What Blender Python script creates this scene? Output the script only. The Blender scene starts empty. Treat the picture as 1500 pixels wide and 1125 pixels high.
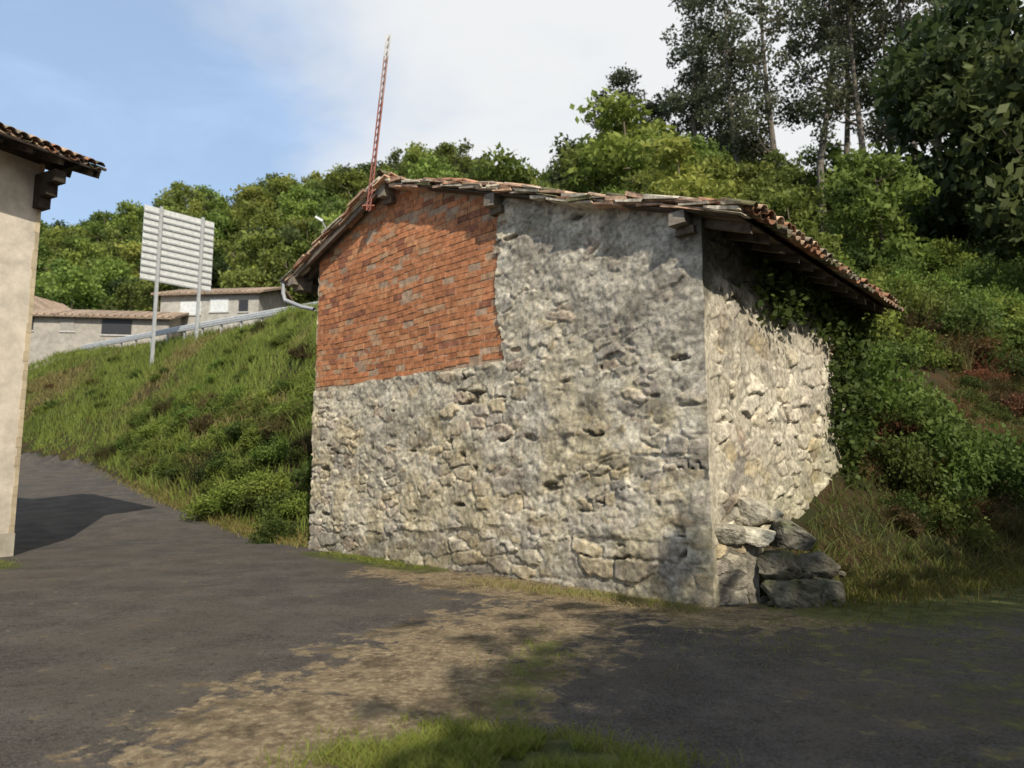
import bpy, math, numpy as np
from mathutils import Vector
rng=np.random.default_rng(7)
sc=bpy.context.scene
# ------------------------------------------------------------ helpers
def hsh(ix,iy,seed):
    n=(ix.astype(np.int64)*374761393+iy.astype(np.int64)*668265263+seed*1274126177)&0x7fffffff
    n=((n^(n>>13))*1274126177)&0x7fffffff
    n=((n^(n>>15))*2246822519)&0x7fffffff
    return ((n^(n>>16))&0xffffff)/float(0xffffff)
def vnoise(x,y,seed=0):
    ix=np.floor(x);iy=np.floor(y);fx=x-ix;fy=y-iy
    fx=fx*fx*(3-2*fx);fy=fy*fy*(3-2*fy)
    a=hsh(ix,iy,seed);b=hsh(ix+1,iy,seed);c=hsh(ix,iy+1,seed);d=hsh(ix+1,iy+1,seed)
    return (a*(1-fx)+b*fx)*(1-fy)+(c*(1-fx)+d*fx)*fy
def fbm(x,y,seed=0,o=4):
    r=0;a=.5;t=0
    for i in range(o):
        r=r+a*vnoise(x*2**i+17*i,y*2**i-9*i,seed+i);t+=a;a*=.5
    return r/t
def ss(x,a,b):
    t=np.clip((x-a)/(b-a),0,1);return t*t*(3-2*t)
def vor(x,y,seed):
    ix=np.floor(x);iy=np.floor(y)
    d1=np.full(x.shape,9.);d2=np.full(x.shape,9.);idr=np.zeros(x.shape);id2=np.zeros(x.shape);vx=np.zeros(x.shape);vy=np.zeros(x.shape)
    for di in (-1,0,1):
        for dj in (-1,0,1):
            cx=ix+di;cy=iy+dj
            px=cx+.5+(hsh(cx,cy,seed)-.5)*.95;py=cy+.5+(hsh(cx,cy,seed+5)-.5)*.9
            wgt=.8+.45*hsh(cx,cy,seed+21)
            d=(np.maximum(abs(px-x),abs(py-y))*.55+np.sqrt((px-x)**2+(py-y)**2)*.5)*wgt;r=hsh(cx,cy,seed+9);r2=hsh(cx,cy,seed+13)
            m=d<d1
            d2=np.where(m,d1,np.minimum(d2,d));idr=np.where(m,r,idr);id2=np.where(m,r2,id2)
            vx=np.where(m,x-px,vx);vy=np.where(m,y-py,vy);d1=np.where(m,d,d1)
    return d1,d2,idr,id2,vx,vy
def add(name,V,F,mat,parent=None,col=None,smooth=False,link=True):
    V=np.asarray(V,dtype=np.float32).reshape(-1,3);F=np.asarray(F,dtype=np.int32)
    me=bpy.data.meshes.new(name)
    k=F.shape[1]
    me.vertices.add(len(V));me.vertices.foreach_set('co',V.ravel())
    me.loops.add(F.size);me.loops.foreach_set('vertex_index',F.ravel())
    me.polygons.add(len(F));me.polygons.foreach_set('loop_start',np.arange(0,F.size,k,dtype=np.int32))
    me.update(calc_edges=True)
    if col is not None:
        a=me.color_attributes.new('Col','FLOAT_COLOR','POINT')
        c=np.ones((len(V),4),dtype=np.float32);c[:,:3]=col;a.data.foreach_set('color',c.ravel())
    me.polygons.foreach_set('use_smooth',np.full(len(F),bool(smooth)))
    me.validate()
    if mat: me.materials.append(mat)
    if not link: return me
    ob=bpy.data.objects.new(name,me);sc.collection.objects.link(ob)
    if parent: ob.parent=parent
    return ob
def empty(name,loc=(0,0,0)):
    e=bpy.data.objects.new(name,None);sc.collection.objects.link(e);e.empty_display_size=.3;return e
BF=np.array([[0,1,2,3],[7,6,5,4],[0,4,5,1],[1,5,6,2],[2,6,7,3],[3,7,4,0]])
class Acc:
    def __init__(s): s.V=[];s.F=[];s.C=[];s.n=0
    def put(s,V,F,c=(1,1,1)):
        V=np.asarray(V,float).reshape(-1,3);s.V.append(V);s.F.append(np.asarray(F)+s.n)
        c=np.asarray(c,float)
        s.C.append(np.broadcast_to(c,(len(V),3)).copy());s.n+=len(V)
    def out(s,name,mat,parent=None,smooth=False,link=True):
        return add(name,np.vstack(s.V),np.vstack(s.F),mat,parent,np.vstack(s.C),smooth,link)
def obox(c,ax,ay,az):
    c,ax,ay,az=[np.array(v,float) for v in (c,ax,ay,az)]
    if np.dot(np.cross(ax,ay),az)<0: ay=-ay
    return np.array([c-ax-ay-az,c+ax-ay-az,c+ax+ay-az,c-ax+ay-az,c-ax-ay+az,c+ax-ay+az,c+ax+ay+az,c-ax+ay+az]),BF[:,::-1]
def tube(P,R,n=8):
    P=np.array(P,float);m=len(P);V=[];F=[]
    for i in range(m):
        t=P[min(i+1,m-1)]-P[max(i-1,0)];t/=np.linalg.norm(t)+1e-9
        a=np.cross(t,[.13,.97,.2]);a/=np.linalg.norm(a)+1e-9;b=np.cross(t,a)
        for k in range(n):
            th=2*math.pi*k/n;V.append(P[i]+R[i]*(a*math.cos(th)+b*math.sin(th)))
    for i in range(m-1):
        for k in range(n):
            F.append([i*n+k,i*n+(k+1)%n,(i+1)*n+(k+1)%n,(i+1)*n+k])
    return np.array(V),np.array(F)
def leafquads(P,size,up=.3,r=rng,asp=.55):
    n=len(P)
    d=r.normal(size=(n,3));d/=np.linalg.norm(d,axis=1)[:,None]
    e=r.normal(size=(n,3));e[:,2]*=.6;e-= (e*d).sum(1)[:,None]*d;e/=np.linalg.norm(e,axis=1)[:,None]+1e-9
    s=np.asarray(size).reshape(-1,1)*r.uniform(.6,1.3,(n,1))
    V=np.stack([P-d*s*.5,P+e*s*asp*.5,P+d*s*.5,P-e*s*asp*.5],1).reshape(-1,3)
    F=np.arange(4*n).reshape(n,4);return V,F
def blades(P,h,w,lean,r=rng):
    n=len(P);th=r.uniform(0,2*math.pi,n);wd=np.stack([np.cos(th),np.sin(th),0*th],1)*(np.asarray(w).reshape(-1,1)/2)
    ph=r.uniform(0,2*math.pi,n);H=np.asarray(h)*r.uniform(.5,1.2,n)
    ln=np.stack([np.cos(ph),np.sin(ph),0*ph],1)*(H*lean*r.uniform(.2,1.3,n))[:,None]
    up=np.zeros((n,3));up[:,2]=H
    m=P+up*.55+ln*.3;t=P+up+ln
    V=np.stack([P-wd,P+wd,m+wd*.8,m-wd*.8,t+wd*.12,t-wd*.12],1).reshape(-1,3)
    b=np.arange(n)[:,None]*6
    F=np.vstack([b+np.array([[0,1,2,3]]),b+np.array([[3,2,4,5]])]);return V,F
# ------------------------------------------------------------ node helpers
def newmat(name,rough=.9,spec=.2):
    m=bpy.data.materials.new(name);m.use_nodes=True;nt=m.node_tree
    b=nt.nodes['Principled BSDF'];b.inputs['Roughness'].default_value=rough
    b.inputs['Specular IOR Level'].default_value=spec
    return m,nt,b
class N:
    def __init__(s,nt): s.nt=nt;s.tc=None
    def l(s,a,b): s.nt.links.new(a,b)
    def coord(s):
        if not s.tc: s.tc=s.nt.nodes.new('ShaderNodeTexCoord')
        return s.tc.outputs['Object']
    def noise(s,scale,detail=6,rough=.6,vec=None,dist=0):
        n=s.nt.nodes.new('ShaderNodeTexNoise');n.inputs['Scale'].default_value=scale;n.inputs['Detail'].default_value=detail
        n.inputs['Roughness'].default_value=rough;n.inputs['Distortion'].default_value=dist
        s.l(vec or s.coord(),n.inputs['Vector']);return n.outputs['Fac']
    def mapr(s,v,a,b,c=0,d=1):
        n=s.nt.nodes.new('ShaderNodeMapRange');n.interpolation_type='SMOOTHSTEP'
        for i,x in enumerate((a,b,c,d)): n.inputs[i+1].default_value=x
        s.l(v,n.inputs[0]);return n.outputs[0]
    def math(s,op,a,b=0,c=None):
        n=s.nt.nodes.new('ShaderNodeMath');n.operation=op
        for i,x in enumerate((a,b)):
            if isinstance(x,(int,float)): n.inputs[i].default_value=x
            else: s.l(x,n.inputs[i])
        return n.outputs[0]
    def mix(s,f,a,b,mode='MIX'):
        n=s.nt.nodes.new('ShaderNodeMix');n.data_type='RGBA';n.blend_type=mode
        for i,x in ((0,f),(6,a),(7,b)):
            if isinstance(x,(int,float)): n.inputs[i].default_value=x
            elif isinstance(x,tuple): n.inputs[i].default_value=(*x,1)
            else: s.l(x,n.inputs[i])
        return n.outputs[2]
    def attr(s,name='Col'):
        n=s.nt.nodes.new('ShaderNodeAttribute');n.attribute_name=name;return n
    def sep(s,c):
        n=s.nt.nodes.new('ShaderNodeSeparateColor');s.l(c,n.inputs[0]);return n.outputs
    def bump(s,h,st,dist,b):
        n=s.nt.nodes.new('ShaderNodeBump');n.inputs['Strength'].default_value=st;n.inputs['Distance'].default_value=dist
        s.l(h,n.inputs['Height']);s.l(n.outputs[0],b.inputs['Normal'])
def colmat(name,nscale=8,lo=.65,hi=1.3,rough=.9,bump=.5,bd=.02,bs=30,spec=.2):
    m,nt,b=newmat(name,rough,spec);g=N(nt)
    a=g.attr().outputs['Color'];n=g.noise(nscale,5,.7)
    v=g.mapr(n,.25,.75,lo,hi)
    c=nt.nodes.new('ShaderNodeCombineColor')
    for i in range(3): g.l(v,c.inputs[i])
    g.l(g.mix(1.0,a,c.outputs[0],'MULTIPLY'),b.inputs['Base Color'])
    if bump: g.bump(g.noise(bs,3,.7),bump,bd,b)
    return m
def leafmat(name,trans=.35,var=.35):
    m,nt,b=newmat(name,.6,.2);g=N(nt)
    a=g.attr().outputs['Color'];oi=nt.nodes.new('ShaderNodeObjectInfo')
    hs=nt.nodes.new('ShaderNodeHueSaturation')
    g.l(g.mapr(oi.outputs['Random'],0,1,.475,.515),hs.inputs['Hue'])
    r2=g.math('FRACT',g.math('MULTIPLY',oi.outputs['Random'],7.31),0)
    g.l(g.mapr(r2,0,1,1-var,1+var),hs.inputs['Value']);g.l(a,hs.inputs['Color'])
    g.l(hs.outputs[0],b.inputs['Base Color'])
    t=nt.nodes.new('ShaderNodeBsdfTranslucent');g.l(hs.outputs[0],t.inputs['Color'])
    mx=nt.nodes.new('ShaderNodeMixShader');mx.inputs[0].default_value=trans
    g.l(b.outputs[0],mx.inputs[1]);g.l(t.outputs[0],mx.inputs[2])
    g.l(mx.outputs[0],nt.nodes['Material Output'].inputs['Surface']);return m
M_stone=colmat('rubble_stone',13,.5,1.45,.95,.6,.015,38)
M_brick=colmat('brick_terracotta',9,.55,1.38,.95,.25,.004,70)
M_tile=colmat('roof_tile_clay',9,.4,1.4,.9,.5,.01,50)
M_wood=colmat('weathered_wood',6,.55,1.4,.85,.5,.01,40)
M_rock=colmat('rock_stone',6,.4,1.5,.95,.9,.04,13)
M_paint=colmat('painted_metal',5,.8,1.15,.5,0,0,10,.4)
M_plaster=colmat('lime_plaster',2.2,.72,1.15,.95,.35,.01,35)
M_leaf=leafmat('foliage_leaf',.4,.3)
M_grass=leafmat('grass_blade',.35,.05)
M_bark=colmat('tree_bark',4,.6,1.4,.95,0,.03,12)
# ------------------------------------------------------------ terrain
T=np.array([(-250,140),(-45,49.5),(-28,40.7),(-20.7,35.3),(-11,23.4),(-6.2,17.9),(-4.2,15.75),(2.5,9.15),(3.9,9.3),(8.25,11.8),(20,17),(60,22),(300,30)],float)
def sd(x,y):
    best=np.full(x.shape,1e9);sg=np.zeros(x.shape)
    for i in range(len(T)-1):
        a=T[i];b=T[i+1];ab=b-a;L2=ab@ab
        t=np.clip(((x-a[0])*ab[0]+(y-a[1])*ab[1])/L2,0,1)
        dx=x-(a[0]+t*ab[0]);dy=y-(a[1]+t*ab[1]);d=np.hypot(dx,dy)
        cr=ab[0]*(y-a[1])-ab[1]*(x-a[0])
        m=d<best-1e-6;best=np.where(m,d,best);sg=np.where(m,np.sign(cr),sg)
    return best*sg
PL=([-1,0,.6,2,5,9,13,24,40,80,120,160,300],[0,0,.7,2.3,5.0,8.1,8.5,9.6,18,47,66,75,80])
PR=([-1,0,1,2.4,6,12,30,60,100,160,300],[0,0,.65,2.0,4.3,8.2,17.5,31,46,56,60])
def H(x,y):
    x=np.asarray(x,float);y=np.asarray(y,float)
    d=sd(x,y);w=ss(-x,-2,12)
    B=.109*np.clip(y-18,0,22)*ss(-x,2,7)
    dd=d+ (fbm(x*.15,y*.15,3,3)-.5)*np.clip(d*.25,0,6)*ss(x,-16,-6)+(fbm(x*.05,y*.05,3,3)-.5)*np.clip((d-24)*.25,0,8)
    h=B+w*np.interp(dd,*PL)+(1-w)*np.interp(dd,*PR)
    h=h+(fbm(x*.8,y*.8,5,3)-.5)*.35*ss(d,.3,2)+(fbm(x*.35,y*.35,8,3)-.5)*.035
    return h
def axis(a0,a1,b0,b1,fine):
    c=list(np.arange(b0,b1+1e-6,fine));s=fine;v=b0
    while v>a0: s*=1.09;v-=s;c.insert(0,v)
    s=fine;v=b1
    while v<a1: s*=1.09;v+=s;c.append(v)
    return np.array(c)
gx=axis(-420,420,-14,13,.16);gy=axis(-120,520,2.5,22,.16)
X,Y=np.meshgrid(gx,gy,indexing='ij');Z=H(X,Y)
def segd(x,y,P):
    r=np.full(x.shape,1e9)
    for a,b in zip(P[:-1],P[1:]):
        a=np.array(a);b=np.array(b);ab=b-a;t=np.clip(((x-a[0])*ab[0]+(y-a[1])*ab[1])/(ab@ab),0,1)
        r=np.minimum(r,np.hypot(x-a[0]-t*ab[0],y-a[1]-t*ab[1]))
    return r
def masks(x,y):
    d=sd(x,y)
    lim=np.where(y>14.5,6.2+d,5)
    a=np.minimum(-d,lim)
    R=np.clip(a*.25+.5,0,1)
    dirt=1.0-segd(x,y,[(-1.4,3.0),(-1.05,5.0),(-.5,6.6),(.4,8.4)])/2.0
    dirt=np.maximum(dirt,1.05-segd(x,y,[(-1.8,12.1),(-.6,10.9),(2.4,8.2),(3.4,8.4)])/1.3)
    dirt=np.maximum(dirt,.14+0*x)
    right=ss(x,.3,3.0)*ss(-y,-9.8,-7)*.26  # dirt kept sparse so the darker ground colour deepens the shadow there
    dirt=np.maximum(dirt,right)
    G=np.clip(dirt,0,1)
    gr=1-np.hypot((x+.2)/1.25,(y-4.3)/.62)
    gr=np.maximum(gr,1-segd(x,y,[(-3.9,14.6),(-1.4,12.2)])/.5)
    gr=np.maximum(gr,.85-segd(x,y,[(-9.9,13.0),(-8.9,12.6)])/.8)
    gr=np.maximum(gr,.38-segd(x,y,[(.0,5.2),(.3,7.0)])/1.4)
    gr=np.maximum(gr,.22*ss(x,1.0,3.5)*ss(-y,-9.8,-8))
    gr=np.maximum(gr,(1-segd(x,y,[(4.2,8.9),(9,11),(20,15.5)])/1.7)*.9)
    Bm=np.clip(gr,0,1)
    return np.stack([R,G,Bm],-1)
Cm=masks(X,Y).reshape(-1,3)
nx,ny=X.shape;I=np.arange(nx*ny).reshape(nx,ny)
F=np.stack([I[:-1,:-1],I[1:,:-1],I[1:,1:],I[:-1,1:]],-1).reshape(-1,4)
V=np.stack([X,Y,Z],-1).reshape(-1,3)
M_ground,nt,b=newmat('ground_surface',.95,.1);g=N(nt)
s3=g.sep(g.attr().outputs['Color'])
n1=g.noise(1.3,6,.7);n2=g.noise(45,3,.8);n3=g.noise(4,6,.75,None,.4);n4=g.noise(.45,5,.65);n5=g.noise(14,5,.8)
asph=g.mix(g.mapr(n1,.36,.64),(.052,.046,.042),(.102,.091,.080))
asph=g.mix(g.mapr(n2,.42,.64,0,.6),asph,(.17,.155,.135))
asph=g.mix(g.mapr(n4,.45,.6,0,.5),asph,(.115,.096,.075))
asph=g.mix(g.mapr(n5,.52,.66,0,.65),asph,(.032,.028,.023))
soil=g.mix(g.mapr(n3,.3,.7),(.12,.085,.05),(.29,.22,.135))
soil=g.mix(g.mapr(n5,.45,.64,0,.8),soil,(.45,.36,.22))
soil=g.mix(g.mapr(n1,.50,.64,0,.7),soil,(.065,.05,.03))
q_=g.math('ADD',g.math('MULTIPLY',g.math('SUBTRACT',n3,.5),1.9),g.math('MULTIPLY',g.math('SUBTRACT',n1,.5),1.7))
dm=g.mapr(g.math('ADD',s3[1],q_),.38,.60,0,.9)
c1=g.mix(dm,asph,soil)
gcol=g.mix(g.mapr(n3,.35,.65),(.040,.055,.014),(.12,.13,.04))
gm=g.mapr(g.math('ADD',s3[2],g.math('MULTIPLY',g.math('SUBTRACT',n3,.5),1.3)),.15,.45,0,.85)
c2=g.mix(gm,c1,gcol)
hill=g.mix(g.mapr(n1,.35,.65),(.030,.036,.014),(.065,.042,.022))
am=g.mapr(g.math('ADD',s3[0],g.math('MULTIPLY',g.math('SUBTRACT',n3,.5),.16)),.505,.54)
g.l(g.mix(am,hill,c2),b.inputs['Base Color'])
g.bump(g.math('ADD',n2,g.math('MULTIPLY',n5,2.5)),.75,.03,b)
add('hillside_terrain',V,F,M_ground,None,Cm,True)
ctr=Cm[F].mean(1);fc=V[F].mean(1)
mk=(ctr[:,0]>.5)&(fc[:,0]>-45)&(fc[:,0]<25)&(fc[:,1]<50)&(fc[:,1]>-20)
Fr=F[mk];u_,inv=np.unique(Fr,return_inverse=True)
Vr=V[u_].copy();Vr[:,2]+=.01
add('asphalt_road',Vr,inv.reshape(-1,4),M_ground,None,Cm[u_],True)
# ------------------------------------------------------------ barn
barn=empty('stone_brick_barn')
L0=np.array([-4.27,15.5]);U=np.array([.711,-.703]);NQ=np.array([.655,.756])
FO=np.array([-.703,-.711,0]);RO=np.array([.756,-.655,0])
def W(s,q,z):
    s,q,z=np.broadcast_arrays(np.asarray(s,float),np.asarray(q,float),np.asarray(z,float))
    return np.stack([L0[0]+s*U[0]+q*NQ[0],L0[1]+s*U[1]+q*NQ[1],z],-1)
SR=2.67;ZR=7.4;SE=10.1;SL=-1.15;S=9.4;Q=6.2
def zr(s):
    s=np.asarray(s,float);return np.where(s>SR,ZR-(s-SR)*.35,ZR-(SR-s)*.34)
def wt(s): return zr(s)-.17
PAL=np.array([(.40,.35,.27),(.325,.285,.235),(.47,.415,.31),(.36,.285,.21),(.53,.475,.37),(.44,.36,.23),(.285,.255,.215),(.41,.35,.28)])
def stonecol(idr,id2,kind):
    pal=PAL
    if kind=='w': pal=PAL*.40+np.array([.62,.565,.455])*.60
    return pal[(idr*7.99).astype(int)]*(.82+.36*id2)[...,None]
def L3(c,a,m):
    return c*(1-m[...,None])+np.asarray(a)*m[...,None]
def masonry(A,B,lay,seed):
    wa=A+.17*(fbm(A*2.2,B*2.2,seed)-.5)*2+.04*(fbm(A*10,B*10,seed+1)-.5)*2
    wb=B+.10*(fbm(A*2.6,B*2.6,seed+2)-.5)*2+.032*(fbm(A*10,B*10,seed+3)-.5)*2
    out=None
    for (sx,sy,mask,sdv) in lay:
        d1,d2,ir,i2,vx,vy=vor(wa/sx,wb/sy,seed+sdv)
        i3=(i2*7.13)%1;i4=(ir*5.77)%1
        e=ss(d2-d1,.02,.17)
        h=e*(.010+.042*i2)+e*((i3-.5)*vx*.045+(i4-.5)*vy*.045)-.006*(1-e)
        if out is None: out=[h,e,ir,i2]
        else: out=[np.where(mask,n_,o_) for n_,o_ in zip((h,e,ir,i2),out)]
    h,e,ir,i2=out
    hm=.017+(fbm(A*2.1,B*2.5,seed+40)-.42)*.085+(fbm(A*11,B*11,seed+41,4)-.5)*.03
    return h,e,ir,i2,hm
ss_=np.linspace(0,S,520);zz=np.linspace(-.15,7.3,400)
SS,ZZ=np.meshgrid(ss_,zz,indexing='ij')
def brick_edge(z):
    return 5.77+.10*np.sin(z*2.1+1)+.16*(vnoise(z*2.8,z*0,3)-.5)+np.where(z>5.2,-.1,0)
def brick_bot(s): return 3.39+.06*(vnoise(s*3,s*0,8)-.5)
big=(ZZ<.6+.3*(vnoise(SS*.8,SS*0,4)-.5))
qn=(SS>S-.8)&(vnoise(SS*1.2,ZZ*1.6,77)>.4)
patch=vnoise(SS*.7+3,ZZ*.9,78)>.58
h,e,ir,i2,hm=masonry(SS,ZZ,[(.30,.14,None,11),(.46,.21,patch,23),(.56,.24,big|qn,51)],500)
bigf=big.astype(float)
cement=ss(fbm(SS*.9,ZZ*1.2,91)-.15+.25*ss(SS,5.6,6.4)*ss(ZZ,3.0,4.2)-.14*bigf,.42,.58)
hm=hm+.022*cement-.018*bigf
D=np.maximum(h,hm);stone=ss(h-hm,-.006,.012)
D=D+(fbm(SS*15,ZZ*15,71,4)-.5)*.024+(fbm(SS*.9,ZZ*.9,81)-.5)*.07+(fbm(SS*4,ZZ*5,83,3)-.5)*.03
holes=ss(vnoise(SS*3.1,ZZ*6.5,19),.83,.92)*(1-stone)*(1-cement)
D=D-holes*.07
mort=np.array([.50,.45,.345])*(.68+.64*fbm(SS*5,ZZ*6,33))[...,None]
cem=np.array([.40,.36,.295])*(.60+.8*fbm(SS*2.6,ZZ*3.4,35))[...,None]
C=stonecol(ir,i2,'s');C=L3(mort,C,stone*.85)
C=L3(C,cem,cement*.68)
wht=ss(fbm(SS*3.6,ZZ*4.6,44),.58,.69);C=L3(C,[.64,.59,.48],wht*.5)
ye=ss(fbm(SS*1.7,ZZ*1.7,43),.50,.66)*ss(-ZZ,-4.0,-2.4);C=L3(C,[.47,.38,.19],ye*.36)
dk0=ss(fbm(SS*1.6,ZZ*2.8,46),.54,.68);C=C*(1-.33*dk0[...,None])
dk1=ss(fbm(SS*7,ZZ*10,49),.60,.70);C=C*(1-.3*dk1[...,None])
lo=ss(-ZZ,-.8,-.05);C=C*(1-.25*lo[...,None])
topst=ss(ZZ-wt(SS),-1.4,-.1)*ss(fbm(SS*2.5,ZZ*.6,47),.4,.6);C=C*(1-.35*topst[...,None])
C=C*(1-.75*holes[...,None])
ztop=np.minimum(ZZ,wt(SS))
cw=ss(SS,S-.22,S)
cj=.06*(fbm(ZZ*4,ZZ*0,990)-.3)+.03
D=D*(1-cw)+cj*cw
P=W(SS,0,ztop)+FO*D[...,None]+RO*(cj*cw)[...,None]
n0,n1_=SS.shape;I=np.arange(n0*n1_).reshape(n0,n1_)
Fq=np.stack([I[:-1,:-1],I[1:,:-1],I[1:,1:],I[:-1,1:]],-1).reshape(-1,4)
sm=SS.ravel()[Fq].mean(1);zm=ZZ.ravel()[Fq].mean(1)
keep=(zm<wt(sm)+.03)&~((sm<brick_edge(zm))&(zm>brick_bot(sm)))
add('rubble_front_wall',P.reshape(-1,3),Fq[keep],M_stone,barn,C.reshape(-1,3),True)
# right wall
qq=np.linspace(0,Q,320);zz=np.linspace(-.15,4.9,250);QQ,Z2=np.meshgrid(qq,zz,indexing='ij')
h,e,ir,i2,hm=masonry(QQ,Z2,[(.34,.20,None,11),(.55,.30,vnoise(QQ*.8,Z2*.9,79)>.55,23)],700)
h=h*1.5;hm=hm*1.1+.002
D=np.maximum(h,hm);stone=ss(h-hm,-.01,.02);white=ss(fbm(QQ*1.1,Z2*1.1,141),.30,.52)
D=D+(fbm(QQ*12,Z2*12,151,4)-.5)*.022+(fbm(QQ*1.2,Z2*1.2,155)-.5)*.09
C=L3(np.array([.52,.475,.375])*(.55+.7*fbm(QQ*6,Z2*6,31))[...,None],stonecol(ir,i2,'w'),stone*.85)
sf=stonecol(ir,i2,'s');C=L3(sf*1.05,C,white*.85)
gap=1-ss(e,.0,.5);C=C*(1-.4*(gap*ss(fbm(QQ*3,Z2*3,32),.35,.6))[...,None])
co=ss(-QQ+.12*(vnoise(Z2*4,Z2*0,5)-.5),-.4,-.22);C=L3(C,np.array([.50,.45,.35])*(.7+.5*fbm(QQ*4,Z2*4,7))[...,None],co*.9)
D=D*(1-.6*co)
topdk=ss(Z2+ (fbm(QQ*2,Z2*2,161)-.5)*1.2,3.7,4.4);C=L3(C,np.array([.035,.035,.025]),topdk*.75)  # near-black tone blended in towards the wall top, ragged lower edge
gmo=ss(-Z2+.45*QQ+(fbm(QQ*2,Z2*2,163)-.5),-1.2,.3);C=L3(C,[.25,.245,.12],gmo*.35)
cw=1-ss(QQ,0,.2);cj=.06*(fbm(Z2*4,Z2*0,990)-.3)+.03
D=D*(1-cw)+cj*cw
P=W(S,QQ,np.minimum(Z2,4.86))+RO*D[...,None]+FO*(cj*cw)[...,None]
n0,n1_=QQ.shape;I=np.arange(n0*n1_).reshape(n0,n1_)
Fq=np.stack([I[:-1,:-1],I[1:,:-1],I[1:,1:],I[:-1,1:]],-1).reshape(-1,4)
add('rubble_side_wall',P.reshape(-1,3),Fq,M_stone,barn,C.reshape(-1,3),True)
prof=[(.08,-.2),(S-.08,-.2),(S-.08,float(wt(S))-.01),(SR,float(wt(SR))-.01),(.08,float(wt(0))-.01)]
q0,q1=.1,Q-.02
V_=np.vstack([[W(s,q,z) for s,z in prof] for q in (q0,q1)])
add('wall_core',V_,np.array([[0,1,6,5],[1,2,7,6],[2,3,8,7],[3,4,9,8],[4,0,5,9]]),M_stone,barn,np.tile([.26,.23,.19],(10,1)))
tri=np.array([[0,2,1],[0,3,2],[0,4,3],[5,6,7],[5,7,8],[5,8,9]])
add('wall_core_gables',V_,tri,M_stone,barn,np.tile([.30,.25,.2],(10,1)))
zz=np.linspace(-.15,6.3,120);qq=np.linspace(0,Q,120);QQ,Z2=np.meshgrid(qq,zz,indexing='ij')
d1,d2,ir,i2,_,_=vor(QQ/.3,Z2/.2,211);edge=ss(d2-d1,.04,.25)
C=stonecol(ir,i2,'s')*(.6+.4*edge[...,None])
P=W(0,QQ,Z2)-RO*(edge*.04+.01)[...,None]
n0,n1_=QQ.shape;I=np.arange(n0*n1_).reshape(n0,n1_)
Fq=np.stack([I[:-1,:-1],I[1:,:-1],I[1:,1:],I[:-1,1:]],-1).reshape(-1,4)
add('rubble_rear_side_wall',P.reshape(-1,3),Fq,M_stone,barn,C.reshape(-1,3),True)
# bricks
a=Acc();rh=.115;bl=.31;row=0;z=3.42
U3=np.array([U[0],U[1],0.]);Zv=np.array([0,0,1.])
while z<7.2:
    s=-.02+(row%2)*bl*.5-bl*.5+rng.uniform(-.05,.05)
    while s<6.1:
        l=bl*rng.uniform(.86,1.07)
        s0=max(s,.0);s1=min(s+l-.017,float(brick_edge(np.array(z)))+rng.uniform(-.05,.06))
        zc=z+rh/2+.028*math.sin(s*1.1+z*.6)+.012*math.sin(s*2.9+z*2)+rng.normal()*.0025
        if s1-s0>.06 and zc+rh/2<min(wt(s0),wt(s1))+.02:
            r=rng.uniform()
            big_=float(fbm(np.array(s*.8),np.array(z*1.1),305))
            base=np.array([.45,.190,.090])*rng.uniform(.86,1.12)*(.66+.62*big_)
            if r<.09: base=np.array([.28,.12,.07])*rng.uniform(.8,1.1)
            elif r<.26: base=np.array([.49,.24,.12])*(.8+.35*big_)
            elif r<.31: base=np.array([.40,.25,.15])
            out=rng.normal()*.004
            hole=float(fbm(np.array(s*.7),np.array(z*1.6),303))
            if rng.uniform()<.02+.20*(hole>.585): out=-.013;base=base*.28
            hh=rh/2-.0065-rng.uniform(0,.002)
            c=W((s0+s1)/2,0,zc)+FO*(out-.024)
            V8,F8=obox(c,U3*(s1-s0)/2+Zv*rng.normal()*.0025,FO*.032,Zv*hh)
            a.put(V8,F8,base)
        s+=l
    z+=rh;row+=1
a.out('brick_infill',M_brick,barn)
sg=np.linspace(0,6.2,90);zg=np.linspace(3.3,7.3,70);A,Bz=np.meshgrid(sg,zg,indexing='ij')
P=W(A,0,np.minimum(Bz,wt(A)))+FO*(.0055*(fbm(A*6,Bz*6,5)-.75))[...,None]
I=np.arange(A.size).reshape(A.shape);Fq=np.stack([I[:-1,:-1],I[1:,:-1],I[1:,1:],I[:-1,1:]],-1).reshape(-1,4)
mc=np.array([.38,.27,.185])*(.6+.8*fbm(A*3,Bz*3,9))[...,None]
add('brick_mortar',P.reshape(-1,3),Fq,M_brick,barn,mc.reshape(-1,3))
# tiles
def tileproto(conv=True,L=.44,r0=.098,r1=.078,t=.014,n=6):
    V=[];F=[]
    for x,r in ((-L/2,r1),(L/2,r0)):
        for rr in (r,r-t):
            for k in range(n+1):
                th=math.pi*k/n;V.append([x,math.cos(th)*rr,(math.sin(th)*rr*.8)*(1 if conv else -1)])
    m=n+1
    o0,i0,o1,i1=0,m,2*m,3*m
    for k in range(n):
        F+=[[o0+k,o0+k+1,o1+k+1,o1+k],[i0+k,i1+k,i1+k+1,i0+k+1],[o1+k,o1+k+1,i1+k+1,i1+k],[o0+k+1,o0+k,i0+k,i0+k+1]]
    F+=[[o0,o1,i1,i0],[o0+n,i0+n,i1+n,o1+n]]
    return np.array(V,float),np.array(F)
TC=tileproto(True);TV=tileproto(False)
def tcol():
    r=rng.uniform()
    if r<.36: return np.array([.38,.20,.12])*rng.uniform(.55,1.2)
    if r<.6: return np.array([.46,.32,.22])*rng.uniform(.8,1.2)
    if r<.84: return np.array([.29,.245,.19])*rng.uniform(.6,1.2)
    return np.array([.14,.13,.07])
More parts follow.
